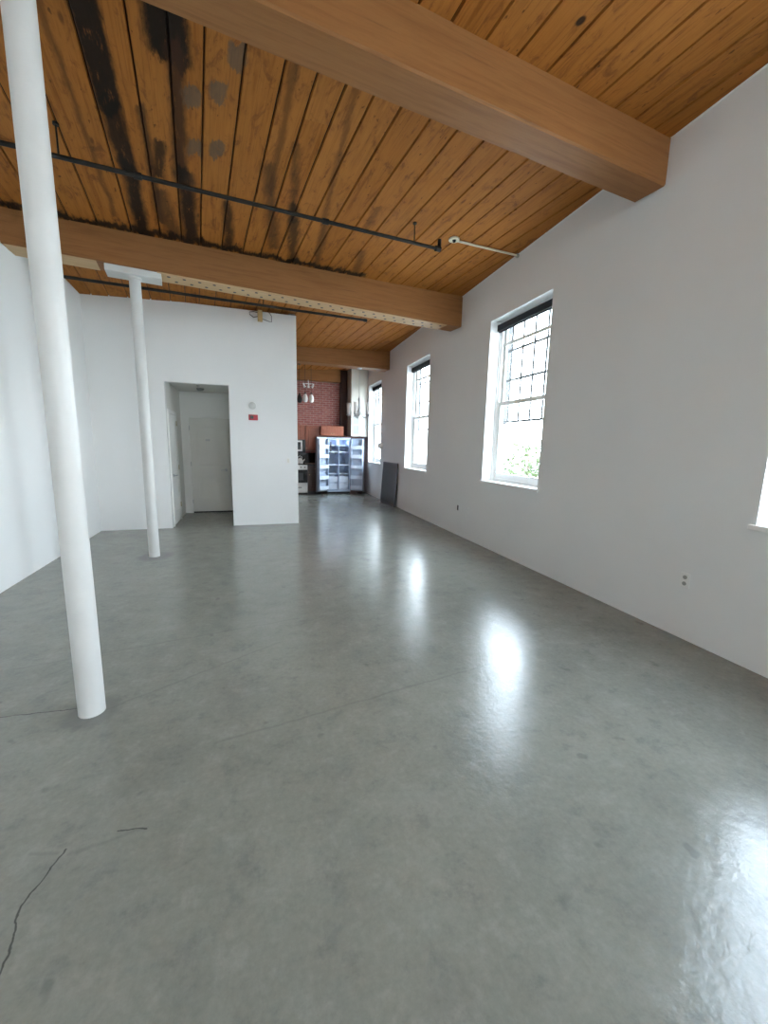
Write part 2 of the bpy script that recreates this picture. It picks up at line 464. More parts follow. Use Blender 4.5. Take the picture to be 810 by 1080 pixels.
# the wall behind the camera, seen by nothing but its daylight: local y runs along -x
wall_holes('wall_back', -3.6, 2.45, 4, TH, [(-b, -a, SILL, HEAD) for a, b in BW], M['wall'], (0, YB, 0), -PI / 2,
           lambda s: cz(s, YB) + .05 if False else cz(-s, YB) + .05)
struct(MB().prism([(xl(YB - .3), YB - .3), (xl(YK + .3), YK + .3), (xl(YK + .3) - .3, YK + .3), (xl(YB - .3) - .3, YB - .3)], 0,
                  lambda x, y: cz(x, y) + .04).build('wall_left', M['wall']))

# far partition with the hall opening
OX0, OX1, OZ = -1.262, -.255, 2.495
PR = .925                        # its free right end
def ptop(x, y): return min(3.775, cz(x, y) + .02)
m = MB()
m.prism([(xl(YP), YP), (OX0, YP), (OX0, YP + .13), (xl(YP), YP + .13)], 0, ptop)
m.prism([(OX1, YP), (PR, YP), (PR, YP + .13), (OX1, YP + .13)], 0, ptop)
m.prism([(OX0, YP), (OX1, YP), (OX1, YP + .13), (OX0, YP + .13)], OZ, ptop)
struct(m.build('wall_far', M['wall']))
# hall behind the opening
HB = 9.47
struct(MB().box(OX0 - .12, OX0, YP + .13, HB, 0, 2.62).build('wall_hall_left', M['hallw']))
struct(MB().box(-.06, .04, YP + .13, HB, 0, 2.62).build('wall_hall_right', M['hallw']))
struct(MB().box(OX0 - .12, .04, HB, HB + .12, 0, 2.62).build('wall_hall_back', M['hallw']))
struct(MB().box(OX0, -.06, YP + .13, HB, 2.54, 2.62).build('ceiling_hall', M['hallw']))
# kitchen: side wall continuing from the partition's end, brick wall, white chase
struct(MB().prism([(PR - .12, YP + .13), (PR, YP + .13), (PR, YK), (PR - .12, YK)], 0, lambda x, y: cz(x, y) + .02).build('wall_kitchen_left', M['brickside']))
struct(MB().prism([(-2.7, YK), (4.15, YK), (4.15, YK + .25), (-2.7, YK + .25)], 0, lambda x, y: cz(x, y) + .03).build('wall_kitchen_back', M['brick']))
# timber strip over the far end of the left wall
struct(MB().prism([(xl(6.75), 6.75), (xl(YP), YP), (xl(YP) + .02, YP), (xl(6.75) + .02, 6.75)], 3.765, lambda x, y: max(3.77, cz(x, y) + .01)).build('trim_1', M['ledger']))

# ------------------------------------------------------------------ windows
def window(name, y0, y1, loc, rz):
    """double-hung window; local x outward, local y along the wall"""
    root = bpy.data.objects.new(name, None); COL.objects.link(root)
    root.location = loc; root.rotation_euler = (0, 0, rz); struct(root)
    T = M['trimw']; f0, f1 = .175, .25
    w = .045
    m = MB(); m.box(f0, f1, y0, y0 + w, SILL + .02, HEAD); m.box(f0, f1, y1 - w, y1, SILL + .02, HEAD)
    m.box(f0, f1, y0 + w, y1 - w, HEAD - .05, HEAD); m.box(f0, f1, y0 + w, y1 - w, SILL + .02, SILL + .06)
    m.box(f0 - .02, f0, y0, y0 + .02, SILL + .03, HEAD); m.box(f0 - .02, f0, y1 - .02, y1, SILL + .03, HEAD)
    m.build('window_frame', T, root)
    m = MB(); m.box(-.028, f0 + .01, y0 - .028, y1 + .028, SILL - .012, SILL + .022, bevel=.006)
    # the slab must not cut the reveal sides: only its nose is wider than the opening
    m.bm.free(); m = MB()
    m.box(-.03, -.001, y0 - .035, y1 + .035, SILL - .018, SILL + .020, bevel=.006); m.box(-.001, f0, y0 + .001, y1 - .001, SILL + .001, SILL + .020)
    m.build('window_sill', M['reveal'], root)
    ya, yb = y0 + w, y1 - w
    # transom, upper and lower sash
    def sash(nm, x0, x1, z0, z1, st, rb, rt, verts=0):
        m = MB(); m.box(x0, x1, ya, ya + st, z0, z1); m.box(x0, x1, yb - st, yb, z0, z1)
        m.box(x0, x1, ya + st, yb - st, z0, z0 + rb); m.box(x0, x1, ya + st, yb - st, z1 - rt, z1)
        for k in range(verts):
            yy = ya + st + (k + 1) * (yb - ya - 2 * st) / (verts + 1)
            m.box(x0 + .008, x1 - .008, yy - .007, yy + .007, z0 + rb, z1 - rt)
        s = m.build(nm, T, root)
        MB().box((x0 + x1) / 2 - .003, (x0 + x1) / 2 + .003, ya + st - .004, yb - st + .004, z0 + rb - .004, z1 - rt + .004).build('pane', M['glass'], s)
        return s
    sash('upper_sash', .222, .250, 2.14, HEAD - .05, .045, .05, .035)
    sash('lower_sash', .188, .216, SILL + .06, 2.19, .050, .075, .055)
    # bars between shade and meeting rail: thick transom rail on the sash
    MB().box(.205, .225, ya, yb, 2.985, 3.025).build('transom_rail', T, root)
    # outside guard grille, down to a cable a little below the meeting rail
    g = MB()
    for k in range(5):
        yy = ya + .10 + k * (yb - ya - .20) / 4
        g.box(.283, .295, yy - .016, yy + .016, 1.90, HEAD - .03)
    for z in (2.92, 2.50, 1.90): g.box(.280, .298, ya, yb, z - .015, z + .015)
    g.box(.28, .33, ya - .0, ya + .012, 1.86, HEAD - .03); g.box(.28, .33, yb - .012, yb, 1.86, HEAD - .03)
    g.build('window_grille', M['grille'], root)
    return root
for i, (a, b) in enumerate(WIN): window('window_%d' % (i + 1), a, b, (W, 0, 0), -AR)
for i, (a, b) in enumerate(BW): window('window_%d' % (i + 5), -b, -a, (0, YB, 0), -PI / 2)

def roller(y0, y1, label):
    """local x outward, along the wall"""
    ym = (y0 + y1) / 2
    r = thing('roller_shade', label, 'blind', (W + math.sin(AR) * ym + .135 * math.cos(AR), math.cos(AR) * ym - .135 * math.sin(AR), HEAD - .155), -AR, 'rolled-up black window shades')
    h = (y1 - y0) / 2 - .004
    MB().box(-.035, .035, -h + .01, h - .01, .02, .108, bevel=.008).build('cassette', M['shade'], r)
    MB().tube([(0, -h + .012, .045), (0, h - .012, .045)], .032, 14).build('roll', M['shade'], r, smooth=True)
    MB().box(-.004, .004, -h + .015, h - .015, .006, .02).box(-.008, .008, -h + .015, h - .015, .004, .016).build('hem_bar', M['shade'], r)
    for s in (-1, 1): MB().box(-.03, .03, s * h - .006, s * h + .004, .01, .155).build('bracket', M['whiteplastic'], r)
    return r
roller(*WIN[1], 'black rolled-up blind in the head of the large nearest whole window')
roller(*WIN[2], 'black rolled-up blind in the middle window, above the leaning grey screen side')
roller(*WIN[3], 'small black rolled-up blind in the farthest window by the fridge')

# ------------------------------------------------------------------ doors
def lever(parent, x, y, z, nx, ny, side, mat):
    """rose and lever; (nx, ny) points out of the door, side = lever direction along the leaf"""
    tx, ty = -ny, nx
    m = MB()
    m.tube([(x, y, z), (x + nx * .012, y + ny * .012, z)], .028, 18)
    m.tube([(x, y, z), (x + nx * .055, y + ny * .055, z)], .010, 12)
    m.tube([(x + nx * .05, y + ny * .05, z), (x + nx * .055 + tx * side * .11, y + ny * .055 + ty * side * .11, z - .004)], [.010, .008], 12)
    return m.build('door_handle', mat, parent, smooth=True)
# entry door on the hall's back wall
d1 = bpy.data.objects.new('door_1', None); COL.objects.link(d1); d1.location = (-.65, HB, 0); struct(d1)
dx0, dx1, dz = -.452, .450, 2.01       # local
m = MB(); m.box(dx0 - .075, dx0 - .004, -.022, 0, 0, dz + .07, bevel=.004); m.box(dx1 + .004, dx1 + .075, -.022, 0, 0, dz + .07, bevel=.004)
m.box(dx0 - .004, dx1 + .004, -.022, 0, dz + .006, dz + .07, bevel=.004); m.build('door_casing', M['hallw'], d1)
m = MB(); L0, L1 = dx0, dx1; F, K = -.020, -.002
for a, b, z0, z1 in ((L0, L0 + .13, .03, dz), (L1 - .13, L1, .03, dz), (L0 + .13, L1 - .13, .03, .27), (L0 + .13, L1 - .13, .80, .98), (L0 + .13, L1 - .13, dz - .14, dz)):
    m.box(a, b, F, K, z0, z1)
for z0, z1 in ((.27, .80), (.98, dz - .14)):
    m.box(L0 + .13, L1 - .13, F + .012, K, z0, z1); m.box(L0 + .175, L1 - .175, F + .003, K - .004, z0 + .045, z1 - .045, bevel=.006)
leaf = m.build('door_leaf', M['door'], d1)
MB().box(dx0, dx1, -.018, -.002, .003, .03).build('door_sweep', M['black'], d1)
lever(leaf, dx1 - .215 + .0, F, .925, 0, -1, -1, M['steel'])
MB().box(-.155, -.065, F - .004, F + .004, 1.535, 1.575, bevel=.002).build('number_plate', M['steel'], leaf)
for z in (.25, 1.05, 1.80): MB().tube([(dx0 - .002, F - .006, z - .045), (dx0 - .002, F - .006, z + .045)], .008, 10).build('hinge', M['steel'], leaf)
# closed door in the hall's left wall
d2 = bpy.data.objects.new('door_2', None); COL.objects.link(d2); d2.location = (OX0, 8.36, 0); struct(d2)
m = MB(); m.box(0, .020, -.43, -.372, 0, 2.06, bevel=.004); m.box(0, .020, .372, .43, 0, 2.06, bevel=.004); m.box(0, .020, -.372, .372, 2.0, 2.06, bevel=.004)
m.build('door_casing', M['trimw'], d2)
m = MB(); a, b = -.368, .368
for y0, y1, z0, z1 in ((a, a + .11, .03, 1.99), (b - .11, b, .03, 1.99), (a + .11, b - .11, .03, .25), (a + .11, b - .11, .8, .95), (a + .11, b - .11, 1.87, 1.99)):
    m.box(.002, .018, y0, y1, z0, z1)
for z0, z1 in ((.25, .8), (.95, 1.87)):
    m.box(.002, .008, a + .11, b - .11, z0, z1); m.box(.003, .014, a + .15, b - .15, z0 + .04, z1 - .04, bevel=.004)
leaf2 = m.build('door_leaf', M['trimw'], d2)
lever(leaf2, .018, -.30, .91, 1, 0, 1, M['steel'])
for z in (.30, 1.02, 1.85): MB().tube([(.022, b + .003, z - .045), (.022, b + .003, z + .045)], .008, 10).build('hinge', M['brass'], leaf2)

# ------------------------------------------------------------------ timber beams
def beam(label, p0, p1, dep, zb, extra=None):
    """p0, p1: lower near edge in plan; dep: width along y"""
    ang = math.atan2(p1[1] - p0[1], p1[0] - p0[0]); L = math.hypot(p1[0] - p0[0], p1[1] - p0[1])
    r = thing('ceiling_beam', label, 'beam', ((p0[0] + p1[0]) / 2, (p0[1] + p1[1]) / 2, zb), ang, 'heavy timber ceiling beams')
    c, s = math.cos(ang), math.sin(ang)
    def topz(x, y):
        wx = r.location.x + x * c - y * s; wy = r.location.y + x * s + y * c
        return cz(wx, wy) - zb + .003
    n = 14; w = dep * c; ch = .012
    bm = bmesh.new(); rings = []
    for i in range(n + 1):
        x = -L / 2 + L * i / n
        prof = [(0, topz(x, 0)), (0, ch), (ch, 0), (w - ch, 0), (w, ch), (w, topz(x, w))]
        rings.append([bm.verts.new((x, y, z)) for y, z in prof])
    for a, b in zip(rings, rings[1:]):
        for k in range(6):
            bm.faces.new((a[k], a[(k + 1) % 6], b[(k + 1) % 6], b[k]))
    bm.faces.new(rings[0]); bm.faces.new(rings[-1][::-1])
    mb = MB(); mb.bm.free(); mb.bm = bm
    mb.build('timber', M['beam'], r)
    return r, w, L
def on_line(p0, p1, x): return p0[1] + (p1[1] - p0[1]) * (x - p0[0]) / (p1[0] - p0[0])
B1 = ((.15, 2.476), (3.354, 2.798))
beam('nearest thick timber ceiling beam, crossing the top of the view', (xl(2.2), on_line(*B1, xl(2.2))), (xr(2.8), on_line(*B1, xr(2.8))), .272, 3.675)
B2 = ((-2.333, 5.585), (3.413, 6.352))
b2, w2, L2 = beam('middle timber ceiling beam with dotted pale underside, above the thin white post', (xl(5.6), on_line(*B2, xl(5.6))), (xr(6.35), on_line(*B2, xr(6.35))), .325, 3.492)
B3 = ((1.209, 10.165), (3.59, 10.30))
beam('farthest free timber ceiling beam, at the kitchen, above the small chandelier', (PR, on_line(*B3, PR)), (xr(10.3), on_line(*B3, xr(10.3))), .36, 3.465)
B4 = ((PR, 12.86), (2.9, 12.86))
beam('short timber beam running along the top of the brick wall', (PR, 12.83), (2.86, 12.83), .215, 3.44)
# pale drilled strip under the middle beam, from the thin post's plate to near the wall
x0 = (-.93 - b2.location.x) / math.cos(b2.rotation_euler.z); x1 = L2 / 2 - .28
strip = MB().box(x0, x1, .018, w2 - .018, -.010, .002).build('drilled_strip', M['perf'], b2)
m_hole = None
k = 0; x = x0 + .12
while x < x1 - .05:
    for row in (0, 1):
        xx = x + row * .085
        if xx > x1 - .04: continue
        if m_hole is None:
            o = MB().tube([(0, 0, -.013), (0, 0, -.006)], .020, 10).build('bolt_head', M['darkplastic'], strip); m_hole = o
        else:
            o = m_hole.copy(); COL.objects.link(o); o.parent = strip
        o.location = (xx, .095 + row * (w2 - .19), 0)
        k += 1
    x += .172
MB().box(-L2 / 2 + .02, x0 - .6, .018, w2 - .018, -.006, .002).build('pale_strip', M['perf'], b2)

# ------------------------------------------------------------------ posts
def post(label, x, y, zt, r, ang):
    t = thing('column', label, 'column', (x, y, 0), ang, 'white round posts')
    MB().lathe([(0, 0), (r, 0), (r, 0.3), (r * .985, zt * .5), (r * .955, zt - .085), (0, zt - .085)], seg=40).build('shaft', M['column'], t, smooth=True)
    MB().lathe([(r * .96, zt - .10), (r * 1.12, zt - .095), (r * 1.12, zt - .07), (0, zt - .07)], seg=36).build('collar', M['column'], t, smooth=True)
    MB().box(-.285, .285, -.115, .125, zt - .072, zt, bevel=.006).build('cap_plate', M['column'], t)
    return t
post('thick near white round post, running out of the top of the view', -.862, 2.462, 3.675, .064, .1)
post('thinner-looking far white round post with a flat plate under the beam', -1.19, 5.885, 3.492, .064, .131)

# ------------------------------------------------------------------ pipes at the ceiling
def sprinkler_main():
    p0, p1 = Vector((xl(4.25), 4.09, 3.665)), Vector((2.19, 4.635, 3.765))
    r = thing('sprinkler_pipe', 'long thin black pipe hung below the ceiling between the two near beams', 'pipe', tuple(p0))
    q = p1 - p0
    n = q.normalized()
    m = MB(); m.tube([(0, 0, 0), tuple(q)], .018, 14); m.tube([tuple(q - n * .05), tuple(q + n * .012)], .030, 14)
    for f in (.34, .70): m.tube([tuple(q * f - n * .03), tuple(q * f + n * .03)], .027, 14)
    m.build('pipe_run', M['pipe'], r, smooth=True)
    MB().tube([tuple(q), tuple(q + Vector((0, 0, .10)))], .021, 12).build('elbow', M['pipe'], r, smooth=True)
    for x in (-1.316, 1.861):
        f = (x - p0.x) / q.x; b = q * f; top = cz(p0.x + b.x, p0.y + b.y) - p0.z
        h = MB(); h.tube([tuple(b + Vector((0, 0, .02))), (b.x, b.y, top)], .007, 8); h.tube([(b.x, b.y, top - .012), (b.x, b.y, top + .004)], .022, 12)
        h.build('hanger_rod', M['pipe'], r)
sprinkler_main()
def cream_pipe():
    xa, ya = 2.44, 4.76; za = cz(xa, ya)
    r = thing('sprinkler_branch', 'short cream pipe with a round ring against the ceiling, ending at the window wall', 'pipe', (xa, ya, za))
    MB().lathe([(.028, -.020), (.062, -.020), (.066, -.010), (.062, 0), (.0, 0), (.0, -.004), (.028, -.006), (.028, -.020)], seg=28).build('escutcheon', M['escut'], r, smooth=True)
    MB().lathe([(0, -.040), (.016, -.038), (.020, -.02), (.020, -.005), (0, -.005)], seg=16).build('sprinkler_head', M['pipe'], r, smooth=True)
    xe, ye = xr(4.845) - .002, 4.845
    e = Vector((xe - xa, ye - ya, cz(xe, ye) - za - .018)); s = e.normalized() * .06 + Vector((0, 0, -.016))
    MB().tube([tuple(s), tuple(e)], .012, 12).build('pipe_run', M['escut'], r, smooth=True)
    MB().tube([tuple(e - e.normalized() * .03), tuple(e)], .024, 14).build('wall_flange', M['greyplastic'], r)
cream_pipe()
def second_pipe():
    p0 = Vector((xl(6.2), 6.20, 3.435)); p1 = Vector((1.93, 6.755, 3.528))
    r = thing('heating_pipe', 'thin black pipe running behind the middle beam above the far partition', 'pipe', tuple(p0))
    q = p1 - p0; n = q.normalized()
    m = MB(); m.tube([(0, 0, 0), tuple(q)], .019, 12); m.tube([tuple(q - n * .04), tuple(q + n * .01)], .026, 12); m.build('pipe_run', M['pipe'], r, smooth=True)
    for f in (.25, .62):
        b = q * f; top = cz(p0.x + b.x, p0.y + b.y) - p0.z
        MB().tube([tuple(b), (b.x, b.y, top)], .006, 8).build('hanger_rod', M['pipe'], r)
second_pipe()

# pale block and wires at the partition's top
blk = thing('wooden_block', 'small pale wooden block with loose black wire at the top of the far partition', 'block', (.30, YP, 3.60))
MB().box(-.035, .045, -.095, 0, .0, .175, bevel=.004).build('block', M['block'], blk)
MB().tube([(-.035, -.03, .08), (-.10, -.03, .06), (-.16, -.02, .10), (-.17, -.02, .14), (-.10, -.02, .155), (-.035, -.02, .15)], .006, 8).build('wire_loop', M['black'], blk, smooth=True)
MB().tube([(.045, -.02, .05), (.15, -.012, .025), (.20, -.012, .02), (.20, -.012, .12), (.16, -.012, .17)], .005, 8).build('wire_loop', M['black'], blk, smooth=True)

# ------------------------------------------------------------------ devices on the walls
def outlet(label, loc, rz, mat, face, cat='outlet', group='wall outlets'):
    """plate in the local xz plane, facing local -y"""
    r = thing('wall_outlet', label, cat, loc, rz, group)
    MB().box(-.037, .037, -.007, 0, -.06, .06, bevel=.003).build('cover_plate', mat, r)
    for z in (-.026, .026):
        MB().lathe([(0, -.012), (.014, -.012), (.016, -.006), (.016, 0), (0, 0)], seg=18, m=Matrix.Translation((0, 0, z)) @ Matrix.Rotation(-PI / 2, 4, 'X') @ Matrix.Scale(-1, 4, (0, 0, 1)) if False else Matrix.Translation((0, -.012, z)) @ Matrix.Rotation(PI / 2, 4, 'X') @ Matrix.Translation((0, 0, 0))).build('socket', face, r)
    return r
def rw(y, z): return (xr(y), y, z)
RZR = -AR - PI / 2                 # things on the right wall: local -y points into the room (-x)
outlet('white double outlet low on the window wall, nearest the camera', rw(2.18, .485), RZR, M['whiteplastic'], M['greyplastic'])
outlet('faint painted-over outlet plate low on the window wall beside the dark socket', rw(5.79, .478), RZR, M['wall'], M['wall'])
bx = thing('socket_box', 'small open dark socket box low on the window wall under the big window', 'socket', rw(6.154, .478), RZR)
m = MB(); m.box(-.035, .035, -.004, 0, -.06, -.045); m.box(-.035, .035, -.004, 0, .045, .06); m.box(-.035, -.026, -.004, 0, -.045, .045); m.box(.026, .035, -.004, 0, -.045, .045)
m.build('mud_ring', M['wall'], bx); MB().box(-.028, .028, -.003, 0, -.055, .055).build('opening', M['black'], bx)
RZL = PI / 2
outlet('white outlet low on the left wall near the far corner', (xl(7.1), 7.10, .436), RZL, M['whiteplastic'], M['ivory'])
def switch(label, loc, rz):
    r = thing('light_switch', label, 'switch', loc, rz, 'wall switches')
    MB().box(-.037, .037, -.006, 0, -.06, .06, bevel=.003).build('cover_plate', M['whiteplastic'], r)
    MB().box(-.016, .016, -.011, -.005, -.033, .033, bevel=.002).build('rocker', M['ivory'], r)
switch('white switch on the left wall at chest height near the corner', (xl(7.02), 7.02, 1.106), RZL)
switch('white switch on the far partition near its right end', (.748, YP, 1.198), 0)
switch('white switch on the far partition left of the hall opening', (-1.508, YP, 1.162), 0)
sd = thing('smoke_alarm', 'round white alarm on the far partition above the red box', 'alarm', (.135, YP, 2.17))
RX = Matrix.Rotation(PI / 2, 4, 'X')
MB().lathe([(0, 0), (.070, 0), (.074, .008), (.070, .020), (0, .020)], seg=32, m=RX).build('base', M['whiteplastic'], sd, smooth=True)
MB().lathe([(.062, .020), (.058, .034), (.038, .045), (0, .047)], seg=32, m=RX).build('cover', M['palegrey'], sd, smooth=True)
fa = thing('fire_alarm', 'red square fire alarm box on the far partition beside the hall opening', 'alarm', (.145, YP + .002, 1.985))
MB().box(-.078, .078, -.035, 0, -.068, .030, bevel=.006).build('housing', M['redplastic'], fa)
MB().box(-.075, .075, -.040, 0, .030, .066, bevel=.005).build('strobe_lens', M['whiteplastic'], fa)
MB().box(-.055, .005, -.043, -.034, -.045, .012, bevel=.003).build('sounder_grille', M['darkplastic'], fa)
th = thing('thermostat', 'round grey wall device beside the farthest window', 'thermostat', rw(10.84, 1.52), RZR)
MB().lathe([(0, 0), (.085, 0), (.092, .02), (.090, .06), (.075, .10), (.045, .125), (0, .132)], seg=28, m=RX).build('dial', M['whiteplastic'], th, smooth=True)
MB().lathe([(.096, 0), (.096, .006), (.080, .006)], seg=28, m=RX).build('back_plate', M['whiteplastic'], th)
hs = thing('smoke_detector', 'round white detector on the hall ceiling', 'alarm', (-.80, 8.85, 2.54))
MB().lathe([(0, -.045), (.045, -.043), (.062, -.030), (.070, -.008), (.070, 0), (0, 0)], seg=28).build('cover', M['greyplastic'], hs, smooth=True)
sp = thing('fire_sprinkler', 'small metal sprinkler in the hall ceiling', 'sprinkler', (-.80, 8.45, 2.542))
MB().lathe([(0, -.05), (.018, -.05), (.018, -.045), (.006, -.044), (.008, -.012), (.030, -.010), (.034, 0), (0, 0)], seg=20).build('head', M['steel'], sp, smooth=True)

# grey screen leaning on the window wall
def leaning_screen():
    y0, y1 = 9.38, 10.60; ym = (y0 + y1) / 2
    lean = .075
    r = thing('window_screen', 'dark grey framed screen leaning against the wall between the far windows', 'screen', (xr(ym) - lean - .016, ym, 0), -AR)
    a = math.atan2(lean - .004, 1.1)
    R = Matrix.Rotation(a, 4, 'Y')
    h, H_ = (y1 - y0) / 2, 1.095
    m = MB()
    for q in ((-.012, .012, -h, -h + .035, 0, H_), (-.012, .012, h - .035, h, 0, H_), (-.012, .012, -h + .035, h - .035, 0, .035), (-.012, .012, -h + .035, h - .035, H_ - .035, H_)):
        m.box(*q, m=R)
    m.build('frame', M['darkdoor'], r)
    MB().box(-.004, .004, -h + .03, h - .03, .03, H_ - .03, m=R).build('mesh_panel', M['screen'], r)
leaning_screen()

# ------------------------------------------------------------------ kitchen
def panel_door(mb, x0, x1, z0, z1, y, t=.02, rail=.06):
    """raised-panel front, face at y, thickness towards +y"""
    mb.box(x0, x0 + rail, y, y + t, z0, z1); mb.box(x1 - rail, x1, y, y + t, z0, z1)
    mb.box(x0 + rail, x1 - rail, y, y + t, z0, z0 + rail); mb.box(x0 + rail, x1 - rail, y, y + t, z1 - rail, z1)
    mb.box(x0 + rail, x1 - rail, y + .010, y + t, z0 + rail, z1 - rail)
    if x1 - x0 > 2 * rail + .06 and z1 - z0 > 2 * rail + .06:
        mb.box(x0 + rail + .025, x1 - rail - .025, y + .003, y + t - .002, z0 + rail + .025, z1 - rail - .025, bevel=.006)
    return mb
def wall_cabinet(label, x0, x1, z0, z1, yf, doors):
    r = thing('wall_cabinet', label, 'cabinet', ((x0 + x1) / 2, YK, z0), 0, 'cherry wall cabinets')
    w = (x1 - x0) / 2; d = yf - YK; h = z1 - z0
    MB().box(-w, w, d + .02, -.001, 0, h).build('body', M['cherry'], r)
    MB().box(-w, w, d - .015, d + .03, h, h + .035, bevel=.006).build('crown', M['cherry'], r)
    n = len(doors); a = -w + .006
    for k in range(n):
        b = a + (2 * w - .012) / n
        dr = panel_door(MB(), a + .006, b - .006, .006, h - .006, d).build('cabinet_door', M['cherry'], r)
        kx = b - .035 if doors[k] == 'r' else a + .035
        MB().lathe([(0, .028), (.012, .024), (.013, .018), (.006, .012), (.006, 0), (0, 0)], seg=14, m=Matrix.Translation((kx, d, .06)) @ RX).build('knob', M['brass'], dr, smooth=True)
        a = b
    return r
wall_cabinet('cherry wall cabinet at the partition edge, above the microwave', .985, 1.735, 1.66, 2.06, 12.72, 'rl')
wall_cabinet('tall cherry wall cabinet in the middle, left of the fridge', 1.745, 2.185, 1.34, 2.06, 12.72, 'l')
wall_cabinet('wide cherry wall cabinet over the fridge', 2.195, 2.905, 1.79, 2.06, 12.55, 'rl')

# range
rg = thing('range_cooker', 'white range with black oven glass at the partition edge', 'stove', (1.375, 12.40, 0))
MB().box(-.378, .378, .03, .60, .05, .90).build('body', M['whiteplastic'], rg)
MB().box(-.378, .378, .0, .62, .90, .918, bevel=.004).build('cooktop', M['blackgloss'], rg)
MB().box(-.378, .378, .54, .62, .918, 1.10, bevel=.008).build('backguard', M['blackgloss'], rg)
MB().box(-.378, .378, -.005, .03, .765, .895, bevel=.006).build('control_panel', M['whiteplastic'], rg)
od = MB().box(-.375, .375, -.012, .03, .36, .755, bevel=.006).build('oven_door', M['blackgloss'], rg)
MB().tube([(-.33, -.05, .715), (.33, -.05, .715)], .013, 12).tube([(-.30, -.05, .715), (-.30, -.01, .715)], .010, 8).tube([(.30, -.05, .715), (.30, -.01, .715)], .010, 8).build('oven_handle', M['blackgloss'], od, smooth=True)
MB().box(-.25, .25, -.015, -.010, .44, .66, bevel=.002).build('oven_window', M['darkplastic'], od)
dw = MB().box(-.375, .375, -.010, .03, .07, .345, bevel=.008).build('drawer', M['whiteplastic'], rg)
MB().box(-.20, .20, -.022, -.008, .20, .235, bevel=.005).build('drawer_pull', M['greyplastic'], dw)
for x in (-.30, -.18, -.06, .06, .18, .30):
    MB().lathe([(0, .028), (.018, .026), (.020, .004), (0, 0)], seg=16, m=Matrix.Translation((x, -.005, .83)) @ RX).build('knob', M['darkplastic'], rg, smooth=True)
MB().box(-.36, .36, .05, .58, 0, .05).build('plinth', M['black'], rg)
for x, y in ((-.18, .16), (.18, .16), (-.18, .42), (.18, .42)):
    MB().lathe([(.085, 0), (.085, .012), (.075, .012), (.075, 0)], c=(x, y, .918), seg=20).box(x - .09, x + .09, y - .005, y + .005, .924, .934).box(x - .005, x + .005, y - .09, y + .09, .924, .934).build('burner', M['black'], rg)
# kettle on the range
kt = thing('kettle', 'small white kettle standing on the range', 'kettle', (1.555, 12.56, .934))
MB().lathe([(0, 0), (.085, 0), (.092, .02), (.088, .08), (.06, .13), (.035, .145), (0, .147)], seg=24).build('body', M['whiteplastic'], kt, smooth=True)
MB().lathe([(0, .145), (.036, .145), (.034, .156), (.01, .162), (.014, .175), (0, .182)], seg=20).build('lid', M['whiteplastic'], kt, smooth=True)
MB().tube([(.075, 0, .07), (.115, 0, .10), (.135, 0, .135)], [.018, .013, .010], 12).build('spout', M['whiteplastic'], kt, smooth=True)
MB().tube([(-.06, 0, .12), (-.07, 0, .19), (0, 0, .235), (.06, 0, .19), (.05, 0, .12)], .008, 10).build('handle', M['whiteplastic'], kt, smooth=True)
# microwave under the left cabinet
mw = thing('microwave', 'black microwave with white-framed door under the first cherry cabinet', 'microwave', (1.36, YK, 1.27))
MB().box(-.372, .372, -.40, -.001, 0, .385, bevel=.006).build('body', M['black'], mw)
dr = MB()
x0, x1, z0, z1 = -.36, .28, .035, .36
for q in ((x0, x0 + .05, z0, z1), (x1 - .05, x1, z0, z1), (x0 + .05, x1 - .05, z0, z0 + .05), (x0 + .05, x1 - .05, z1 - .05, z1)): dr.box(q[0], q[1], -.42, -.401, q[2], q[3])
dr = dr.build('microwave_door', M['whiteplastic'], mw)
MB().box(x0 + .048, x1 - .048, -.414, -.402, z0 + .048, z1 - .048).build('door_glass', M['blackgloss'], dr)
MB().box(.29, .36, -.412, -.401, .035, .36, bevel=.003).build('keypad', M['darkplastic'], mw)
# base cabinet, worktop, backsplash; dark colours carry the shade beside the open fridge
bc = thing('base_cabinet', 'dark base cabinet between the range and the fridge', 'cabinet', (1.985, 12.45, 0))
MB().box(-.215, .215, .02, .595, .09, .87).build('body', M['cherrydark'], bc)
MB().box(-.20, .20, .07, .58, 0, .09).build('plinth', M['black'], bc)
dd = panel_door(MB(), -.21, .21, .10, .68, 0).build('cabinet_door', M['cherrydark'], bc)
MB().lathe([(0, .026), (.012, .022), (.006, .012), (.006, 0), (0, 0)], seg=14, m=Matrix.Translation((-.17, 0, .6)) @ RX).build('knob', M['brass'], dd, smooth=True)
dd = panel_door(MB(), -.21, .21, .70, .86, 0, rail=.04).build('drawer', M['cherrydark'], bc)
MB().lathe([(0, .026), (.012, .022), (.006, .012), (.006, 0), (0, 0)], seg=14, m=Matrix.Translation((0, 0, .78)) @ RX).build('knob', M['brass'], dd, smooth=True)
tag(MB().box(1.76, 2.21, 12.43, YK - .001, .872, .91, bevel=.004).build('worktop', M['darkstone']), 'black stone worktop on the dark base cabinet', 'counter')
tag(MB().box(.94, 2.24, YK - .012, YK - .001, .925, 1.26, bevel=.002).build('backsplash', M['blackgloss']), 'black backsplash panel behind the range and worktop', 'backsplash')

